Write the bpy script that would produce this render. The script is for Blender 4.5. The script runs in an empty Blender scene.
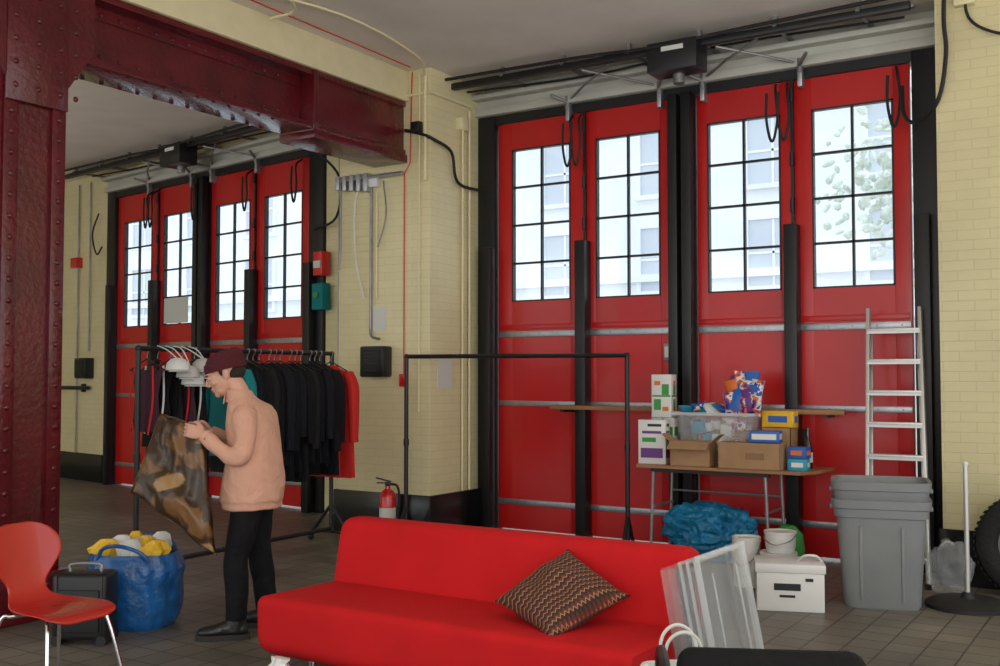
import bpy, bmesh, math, random
from mathutils import Vector, Matrix, Euler, noise
random.seed(7)
R=math.radians
scene=bpy.context.scene
scene.view_settings.view_transform='Standard'

# ---------------------------------------------------------------- materials
def mk(name,col,rough=.5,metal=0,var=0,vscale=6,bump=0,bscale=60,coat=0,spec=.5,alpha=1,detail=4,bdist=.02,distort=0):
    m=bpy.data.materials.new(name); m.use_nodes=True
    nt=m.node_tree; b=nt.nodes['Principled BSDF']
    b.inputs['Base Color'].default_value=(*col,1)
    b.inputs['Roughness'].default_value=rough
    b.inputs['Metallic'].default_value=metal
    b.inputs['Coat Weight'].default_value=coat
    b.inputs['Specular IOR Level'].default_value=spec
    b.inputs['Alpha'].default_value=alpha
    tc=nt.nodes.new('ShaderNodeTexCoord')
    if var:
        n=nt.nodes.new('ShaderNodeTexNoise'); n.inputs['Scale'].default_value=vscale; n.inputs['Detail'].default_value=detail
        nt.links.new(tc.outputs['Object'],n.inputs['Vector'])
        r=nt.nodes.new('ShaderNodeValToRGB')
        r.color_ramp.elements[0].position=.3; r.color_ramp.elements[1].position=.7
        r.color_ramp.elements[0].color=(*[c*(1-var) for c in col],1)
        r.color_ramp.elements[1].color=(*[min(1,c*(1+var)) for c in col],1)
        nt.links.new(n.outputs['Fac'],r.inputs['Fac']); nt.links.new(r.outputs['Color'],b.inputs['Base Color'])
    if bump:
        n2=nt.nodes.new('ShaderNodeTexNoise'); n2.inputs['Scale'].default_value=bscale; n2.inputs['Detail'].default_value=3; n2.inputs['Distortion'].default_value=distort
        nt.links.new(tc.outputs['Object'],n2.inputs['Vector'])
        bp=nt.nodes.new('ShaderNodeBump'); bp.inputs['Strength'].default_value=bump; bp.inputs['Distance'].default_value=bdist
        nt.links.new(n2.outputs['Fac'],bp.inputs['Height']); nt.links.new(bp.outputs['Normal'],b.inputs['Normal'])
    return m

def brickmat(name,col,mortar,bw=.225,bh=.075,rough=.38,bump=.3):
    m=mk(name,col,rough); nt=m.node_tree; b=nt.nodes['Principled BSDF']
    tc=nt.nodes.new('ShaderNodeTexCoord'); sp=nt.nodes.new('ShaderNodeSeparateXYZ')
    nt.links.new(tc.outputs['Object'],sp.inputs[0])
    ad=nt.nodes.new('ShaderNodeMath'); ad.operation='ADD'
    nt.links.new(sp.outputs['X'],ad.inputs[0]); nt.links.new(sp.outputs['Y'],ad.inputs[1])
    cb=nt.nodes.new('ShaderNodeCombineXYZ'); nt.links.new(ad.outputs[0],cb.inputs['X']); nt.links.new(sp.outputs['Z'],cb.inputs['Y'])
    br=nt.nodes.new('ShaderNodeTexBrick'); br.inputs['Scale'].default_value=1
    br.inputs['Brick Width'].default_value=bw; br.inputs['Row Height'].default_value=bh
    br.inputs['Mortar Size'].default_value=.0045; br.inputs['Mortar Smooth'].default_value=.8
    br.inputs['Color1'].default_value=(*col,1); br.inputs['Color2'].default_value=(*[c*.97 for c in col],1)
    br.inputs['Mortar'].default_value=(*mortar,1)
    nt.links.new(cb.outputs[0],br.inputs['Vector'])
    n=nt.nodes.new('ShaderNodeTexNoise'); n.inputs['Scale'].default_value=1.3; n.inputs['Detail'].default_value=6
    nt.links.new(tc.outputs['Object'],n.inputs['Vector'])
    mr=nt.nodes.new('ShaderNodeMapRange'); mr.inputs['From Min'].default_value=.3; mr.inputs['From Max'].default_value=.7; mr.inputs['To Min'].default_value=.86; mr.inputs['To Max'].default_value=1.0
    nt.links.new(n.outputs['Fac'],mr.inputs['Value'])
    mx=nt.nodes.new('ShaderNodeMixRGB'); mx.blend_type='MULTIPLY'; mx.inputs['Fac'].default_value=1
    nt.links.new(br.outputs['Color'],mx.inputs['Color1']); nt.links.new(mr.outputs[0],mx.inputs['Color2'])
    nt.links.new(mx.outputs['Color'],b.inputs['Base Color'])
    bp=nt.nodes.new('ShaderNodeBump'); bp.inputs['Strength'].default_value=bump; bp.inputs['Distance'].default_value=.006; bp.invert=True
    nt.links.new(br.outputs['Fac'],bp.inputs['Height']); nt.links.new(bp.outputs['Normal'],b.inputs['Normal'])
    return m

def floormat():
    m=mk('floor_tiles',(.2,.19,.17),.42); nt=m.node_tree; b=nt.nodes['Principled BSDF']
    tc=nt.nodes.new('ShaderNodeTexCoord')
    br=nt.nodes.new('ShaderNodeTexBrick'); br.offset=0; br.inputs['Scale'].default_value=1
    br.inputs['Brick Width'].default_value=.2; br.inputs['Row Height'].default_value=.2
    br.inputs['Mortar Size'].default_value=.006; br.inputs['Bias'].default_value=0
    br.inputs['Color1'].default_value=(.20,.176,.145,1); br.inputs['Color2'].default_value=(.15,.132,.108,1)
    br.inputs['Mortar'].default_value=(.065,.056,.046,1)
    nt.links.new(tc.outputs['Object'],br.inputs['Vector'])
    n=nt.nodes.new('ShaderNodeTexNoise'); n.inputs['Scale'].default_value=1.2; n.inputs['Detail'].default_value=8
    nt.links.new(tc.outputs['Object'],n.inputs['Vector'])
    mr0=nt.nodes.new('ShaderNodeMapRange'); mr0.inputs['From Min'].default_value=.3; mr0.inputs['From Max'].default_value=.7; mr0.inputs['To Min'].default_value=.6; mr0.inputs['To Max'].default_value=1.25
    nt.links.new(n.outputs['Fac'],mr0.inputs['Value'])
    mx=nt.nodes.new('ShaderNodeMixRGB'); mx.blend_type='MULTIPLY'; mx.inputs['Fac'].default_value=1
    nt.links.new(br.outputs['Color'],mx.inputs['Color1']); nt.links.new(mr0.outputs[0],mx.inputs['Color2'])
    nt.links.new(mx.outputs['Color'],b.inputs['Base Color'])
    mr=nt.nodes.new('ShaderNodeMapRange'); mr.inputs['To Min'].default_value=.3; mr.inputs['To Max'].default_value=.65
    nt.links.new(n.outputs['Fac'],mr.inputs['Value']); nt.links.new(mr.outputs[0],b.inputs['Roughness'])
    bp=nt.nodes.new('ShaderNodeBump'); bp.inputs['Strength'].default_value=.4; bp.inputs['Distance'].default_value=.006; bp.invert=True
    nt.links.new(br.outputs['Fac'],bp.inputs['Height']); nt.links.new(bp.outputs['Normal'],b.inputs['Normal'])
    return m

def ramp_noise(name,stops,scale,rough=.5,bump=0,coord='Object',dist=0,interp='CONSTANT'):
    m=mk(name,(.5,.5,.5),rough); nt=m.node_tree; b=nt.nodes['Principled BSDF']
    tc=nt.nodes.new('ShaderNodeTexCoord'); n=nt.nodes.new('ShaderNodeTexNoise')
    n.inputs['Scale'].default_value=scale; n.inputs['Detail'].default_value=3; n.inputs['Distortion'].default_value=dist
    nt.links.new(tc.outputs[coord],n.inputs['Vector'])
    r=nt.nodes.new('ShaderNodeValToRGB'); r.color_ramp.interpolation=interp
    r.color_ramp.elements[0].position=stops[0][0]; r.color_ramp.elements[0].color=(*stops[0][1],1)
    r.color_ramp.elements[1].position=stops[1][0]; r.color_ramp.elements[1].color=(*stops[1][1],1)
    for p,c in stops[2:]:
        e=r.color_ramp.elements.new(p); e.color=(*c,1)
    nt.links.new(n.outputs['Fac'],r.inputs['Fac']); nt.links.new(r.outputs['Color'],b.inputs['Base Color'])
    return m

def zigzagmat():
    m=mk('cushion_weave',(.3,.1,.06),.85); nt=m.node_tree; b=nt.nodes['Principled BSDF']
    tc=nt.nodes.new('ShaderNodeTexCoord'); sp=nt.nodes.new('ShaderNodeSeparateXYZ'); nt.links.new(tc.outputs['Object'],sp.inputs[0])
    pp=nt.nodes.new('ShaderNodeMath'); pp.operation='PINGPONG'; pp.inputs[1].default_value=.012; nt.links.new(sp.outputs['X'],pp.inputs[0])
    ad=nt.nodes.new('ShaderNodeMath'); ad.operation='ADD'; nt.links.new(pp.outputs[0],ad.inputs[0]); nt.links.new(sp.outputs['Y'],ad.inputs[1])
    ml=nt.nodes.new('ShaderNodeMath'); ml.operation='MULTIPLY'; ml.inputs[1].default_value=32; nt.links.new(ad.outputs[0],ml.inputs[0])
    fr=nt.nodes.new('ShaderNodeMath'); fr.operation='FRACT'; nt.links.new(ml.outputs[0],fr.inputs[0])
    r=nt.nodes.new('ShaderNodeValToRGB'); r.color_ramp.interpolation='CONSTANT'
    r.color_ramp.elements[0].color=(.035,.015,.012,1); r.color_ramp.elements[1].position=.42; r.color_ramp.elements[1].color=(.33,.19,.09,1)
    e=r.color_ramp.elements.new(.6); e.color=(.17,.02,.015,1)
    e=r.color_ramp.elements.new(.8); e.color=(.08,.035,.02,1)
    nt.links.new(fr.outputs[0],r.inputs['Fac']); nt.links.new(r.outputs['Color'],b.inputs['Base Color'])
    return m

M={}
M['red']=mk('door_red_paint',(.54,.010,.010),.34,var=.10,vscale=1.5,bump=.05,bscale=8,coat=.10)
M['black']=mk('black_paint',(.010,.010,.012),.42,bump=.05,bscale=20)
M['rubber']=mk('black_rubber',(.010,.010,.011),.6)
M['galv']=mk('galvanised_steel',(.42,.43,.46),.38,metal=.8,var=.1,vscale=20)
M['steel']=mk('grey_steel',(.30,.30,.30),.4,metal=.6,var=.2)
M['alu']=mk('aluminium',(.62,.62,.60),.4,metal=.6)
M['chrome']=mk('chrome',(.8,.8,.8),.12,metal=1)
M['column']=mk('column_red_paint',(.105,.006,.010),.26,var=.25,vscale=3,bump=.3,bscale=25,coat=.2)
M['wall']=brickmat('cream_painted_brick',(.83,.74,.44),(.72,.63,.36))
M['skirt']=mk('black_gloss_skirting',(.012,.012,.013),.25,bump=.1,bscale=10)
M['floor']=floormat()
M['ceil']=mk('ceiling_paint',(.84,.80,.73),.7,var=.05,vscale=2,bump=.15,bscale=30)
M['lintel']=mk('lintel_paint',(.52,.52,.47),.5,var=.1,vscale=3)
M['cream']=mk('cream_paint',(.82,.74,.47),.5,var=.05)
M['white']=mk('white_plastic',(.74,.74,.71),.4)
M['paper']=mk('paper',(.68,.68,.64),.8)
M['sofa']=mk('sofa_fabric',(.56,.008,.011),.8,var=.06,vscale=4,bump=.25,bscale=350,spec=.25)
M['cush']=zigzagmat()
M['shellred']=mk('chair_red_lacquer',(.46,.018,.010),.25,coat=.3)
M['card']=mk('cardboard',(.38,.22,.11),.8,var=.1,vscale=8)
M['cardd']=mk('dark_cardboard',(.27,.15,.075),.85)  # darker brown board for top strips and front marks
M['ply']=mk('plywood',(.34,.16,.065),.5,var=.15,vscale=5)
M['bluebag']=mk('blue_woven_plastic',(.012,.10,.30),.3,var=.35,vscale=9,bump=1,bscale=12)
M['yellow']=mk('yellow_plastic',(.80,.47,.02),.45,bump=.8,bscale=15)
M['teal']=mk('teal_fabric',(.0,.20,.22),.8)
M['bluesleep']=mk('blue_nylon',(.008,.19,.38),.42,var=.25,vscale=7,bump=1,bscale=10,bdist=.04,distort=1)
M['bingrey']=mk('grey_bin_plastic',(.22,.23,.235),.5,var=.06,vscale=5,bump=.05,bscale=50)
M['clear']=mk('clear_plastic_rim',(.85,.88,.90),.2,alpha=.30)
M['clear2']=mk('clear_thin_plastic',(.85,.88,.90),.12,alpha=.08)
M['clear3']=mk('clear_sack_plastic',(.85,.88,.90),.15,alpha=.16,bump=1,bscale=14,bdist=.05)
M['exred']=mk('extinguisher_red',(.62,.01,.01),.25,coat=.4)
M['green']=mk('green_print',(.05,.30,.06),.5)
M['purple']=mk('purple_print',(.15,.04,.22),.5)
M['orange']=mk('orange_print',(.75,.16,.02),.5)
M['blue']=mk('blue_print',(.02,.12,.45),.5)
M['cyan']=mk('cyan_print',(.02,.30,.45),.5)
M['snack']=ramp_noise('snack_packets_print',[(0,(.02,.08,.4)),(.42,(.7,.7,.7)),(.5,(.7,.15,.02)),(.58,(.05,.02,.25))],14,.3)
M['bottle']=mk('dark_glass',(.01,.008,.006),.08,coat=.5)
M['skin']=mk('skin',(.60,.32,.22),.5,var=.06,vscale=20)
M['lips']=mk('lips',(.45,.14,.11),.5)
M['jacket']=mk('pink_tan_shirt_cloth',(.62,.345,.245),.9,var=.04,vscale=5,bump=.6,bscale=8,bdist=.035,distort=.9,spec=.2)
M['button']=mk('shirt_button',(.25,.14,.10),.4)
M['trouser']=mk('black_trouser_cloth',(.007,.007,.009),.85,bump=.7,bscale=10,bdist=.03,distort=1,spec=.2)
M['boot']=mk('black_leather',(.010,.009,.009),.35,bump=.2,bscale=60)
M['sole']=mk('boot_sole',(.025,.022,.02),.8)
M['beanie']=mk('maroon_knit',(.085,.008,.014),.95,bump=.7,bscale=120)
M['hair']=mk('dark_hair',(.02,.012,.008),.7,bump=.8,bscale=120)
M['eyew']=mk('eye_white',(.8,.78,.75),.2)
M['eyed']=mk('eye_iris',(.03,.02,.012),.1)
M['cblack']=mk('black_cloth',(.006,.006,.007),.85,bump=.5,bscale=20,spec=.25)
M['cnavy']=mk('navy_cloth',(.007,.008,.014),.8,bump=.5,bscale=20,spec=.25)
M['cgrey']=mk('charcoal_cloth',(.014,.014,.016),.85,bump=.5,bscale=20,spec=.25)
M['cred']=mk('red_cloth',(.60,.015,.012),.8,bump=.5,bscale=15)
M['cmar']=mk('plum_cloth',(.05,.012,.028),.8)
M['cpale']=mk('pale_grey_cloth',(.50,.48,.46),.8,bump=.5,bscale=15)
M['brownbag']=ramp_noise('brown_printed_bag',[(0,(.21,.10,.035)),(.43,(.17,.08,.028)),(.49,(.040,.022,.010)),(.59,(.055,.030,.012)),(.64,(.34,.20,.085))],4.2,.30,dist=.5,interp='EASE')
M['brownbag'].node_tree.nodes['Principled BSDF'].inputs['Specular IOR Level'].default_value=.35
M['bagfold']=mk('bag_lining',(.06,.035,.018),.5)
M['facade']=mk('pale_stone_facade',(.90,.93,.97),.8,var=.04,vscale=1)
M['fwin']=mk('facade_window',(.62,.68,.76),.3)
M['leaf']=mk('tree_leaves',(.70,.77,.69),.8,var=.25,vscale=5)
M['street']=mk('street',(.6,.6,.6),.9)
M['tyre']=mk('tyre_rubber',(.010,.010,.011),.75,bump=.4,bscale=40)
def glassmat():
    m=bpy.data.materials.new('window_glass'); m.use_nodes=True; nt=m.node_tree
    nt.nodes.remove(nt.nodes['Principled BSDF']); o=nt.nodes['Material Output']
    t=nt.nodes.new('ShaderNodeBsdfTransparent'); t.inputs[0].default_value=(.93,.97,1,1)
    g=nt.nodes.new('ShaderNodeBsdfGlossy'); g.inputs['Roughness'].default_value=.08
    mx=nt.nodes.new('ShaderNodeMixShader'); mx.inputs[0].default_value=.07
    nt.links.new(t.outputs[0],mx.inputs[1]); nt.links.new(g.outputs[0],mx.inputs[2]); nt.links.new(mx.outputs[0],o.inputs[0])
    return m
M['glass']=glassmat()

# ---------------------------------------------------------------- builder
def smooth_path(pts,k=6):
    P=[Vector(p) for p in pts]; 
    if len(P)<3: return P
    out=[]
    Q=[P[0]*2-P[1]]+P+[P[-1]*2-P[-2]]
    for i in range(1,len(Q)-2):
        a,b,c,d=Q[i-1],Q[i],Q[i+1],Q[i+2]
        for j in range(k):
            t=j/k
            out.append(.5*((2*b)+(c-a)*t+(2*a-5*b+4*c-d)*t*t+(-a+3*b-3*c+d)*t**3))
    out.append(P[-1]); return out
class MB:
    def __init__(s): s.bm=bmesh.new(); s.mats=[]; s.X=Matrix.Identity(4)
    def mi(s,m):
        m=M[m] if isinstance(m,str) else m
        if m not in s.mats: s.mats.append(m)
        return s.mats.index(m)
    def _add(s,t,mat,mx=None):
        i=s.mi(mat)
        for f in t.faces: f.material_index=i; f.smooth=True
        bmesh.ops.transform(t,matrix=s.X@(mx or Matrix.Identity(4)),verts=t.verts)
        me=bpy.data.meshes.new('t'); t.to_mesh(me); t.free(); s.bm.from_mesh(me); bpy.data.meshes.remove(me)
    def box(s,c,d,mat,rot=None,bev=0,seg=2,taper=None):
        t=bmesh.new(); bmesh.ops.create_cube(t,size=1)
        bmesh.ops.scale(t,vec=d,verts=t.verts)
        if taper:
            for v in t.verts:
                if v.co.z<0: v.co.x*=taper; v.co.y*=taper
        if bev: bmesh.ops.bevel(t,geom=t.edges[:],offset=bev,segments=seg,affect='EDGES',profile=.5)
        mx=Matrix.Translation(c)
        if rot is not None: mx=mx@(rot if isinstance(rot,Matrix) else Euler(rot).to_matrix().to_4x4())
        s._add(t,mat,mx)
    def b2(s,lo,hi,mat,bev=0):
        s.box([(a+b)/2 for a,b in zip(lo,hi)],[abs(b-a) for a,b in zip(lo,hi)],mat,bev=bev)
    def cyl(s,p0,p1,r,mat,r2=None,seg=16):
        p0=Vector(p0);p1=Vector(p1);d=p1-p0
        t=bmesh.new(); bmesh.ops.create_cone(t,cap_ends=True,segments=seg,radius1=r,radius2=r if r2 is None else r2,depth=d.length)
        mx=Matrix.Translation((p0+p1)/2)@d.to_track_quat('Z','Y').to_matrix().to_4x4()
        s._add(t,mat,mx)
    def sph(s,c,r,mat,rot=None,u=20,v=12):
        if not hasattr(r,'__len__'): r=(r,r,r)
        t=bmesh.new(); bmesh.ops.create_uvsphere(t,u_segments=u,v_segments=v,radius=1)
        mx=Matrix.Translation(c)
        if rot is not None: mx=mx@Euler(rot).to_matrix().to_4x4()
        s._add(t,mat,mx@Matrix.Diagonal((*r,1)))
    def loft(s,rings,mat,n=24,p=2,rip=None,cap=True):
        t=bmesh.new(); vs=[]
        for k,(c,A,B) in enumerate(rings):
            c=Vector(c);A=Vector(A);B=Vector(B);row=[]
            for j in range(n):
                th=2*math.pi*j/n; x=math.cos(th);y=math.sin(th)
                x=math.copysign(abs(x)**(2/p),x); y=math.copysign(abs(y)**(2/p),y)
                f=1+(rip(k/(len(rings)-1),th) if rip else 0)
                row.append(t.verts.new(c+A*x*f+B*y*f))
            vs.append(row)
        for a,b in zip(vs[:-1],vs[1:]):
            for j in range(n): t.faces.new((a[j],a[(j+1)%n],b[(j+1)%n],b[j]))
        if cap:
            t.faces.new(vs[0][::-1]); t.faces.new(vs[-1])
        bmesh.ops.recalc_face_normals(t,faces=t.faces)
        s._add(t,mat)
    def vloft(s,rs,mat,**k):  # (cx,cy,z,hx,hy)
        s.loft([((a,b,z),(hx,0,0),(0,hy,0)) for a,b,z,hx,hy in rs],mat,**k)
    def tube(s,pts,r,mat,n=8,k=5,smooth=True):
        P=smooth_path(pts,k) if smooth else [Vector(p) for p in pts]
        if hasattr(r,'__len__'):
            R_=[]
            for i in range(len(P)):
                u=i/(len(P)-1)*(len(r)-1); a=min(int(u),len(r)-2); R_.append(r[a]+(r[a+1]-r[a])*(u-a))
        else: R_=[r]*len(P)
        rings=[]; N=None
        for i,p in enumerate(P):
            d=(P[min(i+1,len(P)-1)]-P[max(i-1,0)]).normalized()
            if N is None:
                N=d.cross(Vector((0,0,1)) if abs(d.z)<.9 else Vector((1,0,0))).normalized()
            else:
                N=(N-d*N.dot(d)).normalized()
            B=d.cross(N); rings.append((p,N*R_[i],B*R_[i]))
        s.loft(rings,mat,n=n)
    def poly(s,pts,th,mat):  # extruded polygon: pts 3d planar, th vector
        t=bmesh.new(); th=Vector(th)
        a=[t.verts.new(Vector(p)) for p in pts]; b=[t.verts.new(Vector(p)+th) for p in pts]
        t.faces.new(a); t.faces.new(b[::-1])
        for i in range(len(a)):
            j=(i+1)%len(a); t.faces.new((a[j],a[i],b[i],b[j]))
        bmesh.ops.recalc_face_normals(t,faces=t.faces); s._add(t,mat)
    def done(s,name,parent=None,loc=(0,0,0),rz=0,rot=None,angle=35):
        me=bpy.data.meshes.new(name); s.bm.to_mesh(me); s.bm.free()
        for m in s.mats: me.materials.append(m)
        try: me.set_sharp_from_angle(angle=R(angle))
        except Exception: pass
        o=bpy.data.objects.new(name,me); scene.collection.objects.link(o)
        o.location=loc; o.rotation_euler=rot if rot else (0,0,rz)
        if parent: o.parent=parent
        return o
def empty(name,loc=(0,0,0),rz=0):
    e=bpy.data.objects.new(name,None); e.empty_display_size=.2; scene.collection.objects.link(e)
    e.location=loc; e.rotation_euler=(0,0,rz); return e
def remesh(o,v,sm=3):
    m=o.modifiers.new('r','REMESH'); m.mode='VOXEL'; m.voxel_size=v; m.use_smooth_shade=True
    if sm: 
        q=o.modifiers.new('s','SMOOTH'); q.iterations=sm; q.factor=.5

# ---------------------------------------------------------------- camera
cd=bpy.data.cameras.new('camera'); cam=bpy.data.objects.new('camera',cd); scene.collection.objects.link(cam)
cam.location=(0,0,1.55); cam.rotation_euler=(R(92.29),0,R(32.5)); cd.lens=37.8; cd.sensor_width=36; cd.clip_end=200
scene.camera=cam

# ---------------------------------------------------------------- room shell
CH=4.5
b=MB(); b.b2((-17,-5,-.1),(4.5,10.6,0),'floor'); b.done('floor')
b=MB(); b.b2((-17,-5,CH),(4.5,10.6,CH+.15),'ceil'); b.done('ceiling')
LB=dict(loc=(-12.65,9.68,0),rz=R(-8.93)); LW=4.38
RB=dict(loc=(-5.70,8.90,0),rz=0); RW=3.98
b=MB(); b.b2((-4.4,0,0),(-.3,.3,CH),'wall'); b.b2((-.3,0.02,4.18),(LW+.3,.3,CH),'wall'); b.b2((LW+.28,0,0),(LW+1.3,.3,CH),'wall')
b.done('wall_back_left',**LB)
b=MB(); b.b2((-4.4,-.03,0),(-.32,-.002,.40),'skirt',.004); b.done('baseboard_back_left',**LB)
b=MB(); b.b2((-7.05,8.04,0),(-5.91,9.3,CH),'wall',.006); b.done('wall_pier')
b=MB(); b.b2((-7.08,8.01,0),(-5.88,8.9,.41),'skirt',.004); b.done('baseboard_pier')
b=MB(); b.b2((-5.91,8.97,4.2),(-1.44,9.25,CH),'lintel'); b.done('wall_back_right')
b=MB(); b.b2((-1.446,8.4,0),(4.5,9.25,CH),'wall',.006); b.done('wall_right_pier')
b=MB(); b.b2((-1.47,8.375,0),(4.5,8.42,.41),'skirt',.004); b.done('baseboard_right')
b=MB(); b.b2((-17.2,-5,0),(-17,10.6,CH),'wall'); b.done('wall_left')

# ---------------------------------------------------------------- engine bay doors
def bay(name,W,loc,rz,seed):
    e=empty(name,loc,rz); ww=.665*W/3.98
    ed=[(0,.252),(.252,.475),(.535,.757),(.757,1)]
    for i,(a,c) in enumerate(ed):
        x0=a*W+.012; x1=c*W-.012; cx=(x0+x1)/2; wl=cx-ww/2; wr=cx+ww/2; zb,zt=2.28,3.81
        if i==0: wl+=.005; wr+=.005
        if i==3: wl+=.01; wr+=.01
        if seed: zb-=.06; zt-=.10
        q=MB()
        q.b2((x0,0,.03),(wl,.06,4.08),'red',.004); q.b2((wr,0,.03),(x1,.06,4.08),'red',.004)
        q.b2((wl,0,zt),(wr,.06,4.08),'red'); q.b2((wl,0,.03),(wr,.06,zb),'red')
        q.b2((x0+.02,-.006,2.0),(x1-.02,.0,2.05),'red',.002)
        q.b2((x0+.01,-.012,1.925),(x1-.01,0.002,1.985),'galv',.003)
        q.b2((x0+.01,-.012,1.245),(x1-.01,0.002,1.295),'galv',.003)
        q.b2((x0+.01,-.012,.27),(x1-.01,0.002,.325),'galv',.003)
        for z in (1.955,1.27,.297):
            for k in range(5): q.sph((x0+.08+k*(x1-x0-.16)/4,-.013,z),.006,'steel',u=8,v=5)
        q.done('leaf_%d'%(i+1),e)
        q=MB(); f=.014
        for xx in (wl,wr-f): q.b2((xx,-.004,zb),(xx+f,.05,zt),'black')
        for zz in (zb,zt-f): q.b2((wl,-.004,zz),(wr,.05,zz+f),'black')
        cm=(wl+wr)/2; q.b2((cm-.010,.012,zb),(cm+.010,.045,zt),'black')
        for k in (1,2,3):
            zz=zb+(zt-zb)*k/4; q.b2((wl,.012,zz-.010),(wr,.045,zz+.010),'black')
        q.done('window_frame_%d'%(i+1),e)
        q=MB(); q.b2((wl+.01,.028,zb+.01),(wr-.01,.032,zt-.01),'glass')
        if seed and i==1: q.b2((wl+.03,-.003,zb+.02),(cm+.25,-.001,zb+.36),'paper')
        q.done('window_pane_%d'%(i+1),e)
    q=MB()
    q.b2((-.24,-.04,0),(-.012,.12,4.2),'black',.006)
    q.b2((-.10,-.13,0),(-.012,-.03,2.83),'black',.008)
    q.b2((W+.012,-.04,0),(W+.27,.12,4.2),'black',.006)
    q.b2((W+.03,-.14,0),(W+.15,-.03,2.83),'black',.008)
    for fx in (.252,.757):
        q.b2((fx*W-.055,-.13,0),(fx*W+.055,.03,2.83),'black',.008)
        q.b2((fx*W-.014,-.02,2.8),(fx*W+.014,.05,4.1),'black')
        for z in (3.0,3.4,3.95): q.cyl((fx*W,-.03,z-.06),(fx*W,-.03,z+.06),.018,'black')
    for s_ in (-1,1):
        q.b2((.505*W+s_*.065-.045,-.12,0),(.505*W+s_*.065+.045,.03,4.1),'black',.008)
    q.b2((.475*W,.0,0),(.535*W,.06,4.1),'black')
    q.b2((-.2,-.03,4.085),(W+.2,.12,4.17),'black')
    q.done('frame',e)
    q=MB()
    q.b2((-.22,-.10,4.17),(W+.25,.05,4.25),'lintel',.01); q.b2((-.22,-.05,4.25),(W+.25,.05,4.35),'lintel',.01)
    q.b2((-.22,-.16,4.33),(W+.25,.05,4.38),'lintel',.01)
    q.done('lintel_trim',e)
    q=MB()  # opener gear
    q.b2((-.62,-.52,4.36),(W+.1,-.46,4.42),'black',.004)
    q.b2((-.5,-.36,4.42),(W+.1,-.30,4.46),'steel',.004)
    q.tube([(-.7,-.62,4.44),(.3*W,-.60,4.42),(.5*W,-.62,4.38),(.7*W,-.58,4.42),(W,-.60,4.44)],.016,'rubber')
    q.tube([(-.3,-.24,4.40),(.3*W,-.22,4.36),(.62*W,-.26,4.41),(W,-.2,4.40)],.011,'rubber')
    for k in range(7):
        x=-.3+k*W/6; q.b2((x,-.54,4.40),(x+.03,0,4.43),'steel'); q.b2((x,-.51,4.40),(x+.03,-.47,4.5),'steel')
    q.b2((.5*W-.06,-.62,4.16),(.5*W+.40,-.36,4.42),'black',.015)
    q.b2((.5*W+.08,-.626,4.33),(.5*W+.28,-.619,4.37),'white')
    q.cyl((.5*W+.17,-.45,4.08),(.5*W+.17,-.45,4.18),.05,'steel'); 
    for fx,d in ((.215,-1),(.455,1),(.56,-1),(.78,1)):
        x=fx*W
        q.b2((x-.02,-.09,4.0),(x+.02,-.0,4.22),'galv',.004)
        q.tube([(x,-.06,4.20),(x+d*-.28,-.26,4.27),(x+d*-.62,-.42,4.36)],.012,'steel',smooth=False)
        q.tube([(x,-.10,4.18),(x+d*.10,-.24,4.23)],.016,'steel',smooth=False)
        q.cyl((x,-.08,4.12),(x,-.08,4.24),.026,'steel')
    q.done('opener_gear',e)
    q=MB()  # looped cables
    for fx in (.225,.248,.725,.75,.975) if seed==0 else (.235,.262,.5,.755,.975):
        x=fx*W; w=.045
        q.tube([(x-w,-.16,3.96),(x-w*1.1,-.165,3.76),(x-w*.6,-.165,3.60),(x,-.165,3.54),(x+w*.6,-.165,3.60),(x+w*1.1,-.165,3.76),(x+w*.7,-.16,3.96),(x,-.05,4.05)],.012,'rubber',n=8)
    q.done('cable_loops',e)
    return e
dR=bay('door_1',RW,RB['loc'],RB['rz'],0)
dL=bay('door_2',LW,LB['loc'],LB['rz'],1)
b=MB(); b.b2((-4.96,8.66,1.225),(-2.22,8.715,1.265),'ply',.004)
for x in (-4.86,-2.4): b.b2((x,8.68,1.20),(x+.04,8.90,1.23),'black')
b.done('door_security_bar')
b=MB(); b.b2((-3.88,8.86,1.68),(-3.80,8.9,1.84),'steel',.005); b.box((-3.84,8.855,1.76),(.05,.01,.1),'white'); b.done('door_sign')

# cables and conduits
b=MB(); b.tube([(-1.75,8.72,3.85),(-1.72,8.62,3.60),(-1.60,8.50,3.50),(-1.42,8.36,3.62),(-1.36,8.35,3.95),(-1.37,8.34,4.2),(-1.36,8.33,4.49)],.016,'rubber'); b.done('hanging_cable')
b=MB(); b.tube([(-1.22,8.36,4.49),(-1.2,8.35,4.2),(-1.0,8.36,4.05),(-.7,8.36,4.0)],.011,'rubber'); b.b2((-1.30,8.33,4.3),(-1.16,8.4,4.42),'cream',.006); b.done('hanging_cable')
b=MB(); b.tube([(-6.2,8.02,3.92),(-6.0,8.0,3.86),(-5.88,8.05,3.80),(-5.85,8.3,3.72),(-5.86,8.38,3.5),(-5.86,8.5,3.42),(-5.80,8.75,3.4)],.016,'rubber')
b.b2((-6.1,7.97,3.88),(-6.0,8.04,3.98),'black',.005); b.done('hanging_cable')
b=MB(); b.cyl((-5.88,8.54,.42),(-5.88,8.54,4.05),.011,'cream'); b.cyl((-5.88,8.66,.42),(-5.88,8.66,4.2),.012,'cream'); 
b.b2((-5.91,8.47,3.98),(-5.84,8.6,4.1),'cream',.005)
b.tube([(-5.95,8.01,3.4),(-5.95,8.01,4.45)],.014,'cream'); b.tube([(-6.02,8.01,1.2),(-6.02,8.01,4.45)],.009,'cream'); b.tube([(-6.5,8.01,4.25),(-5.89,8.01,4.25),(-5.88,8.7,4.25)],.014,'cream',smooth=False)
b.done('wall_conduit')
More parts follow.
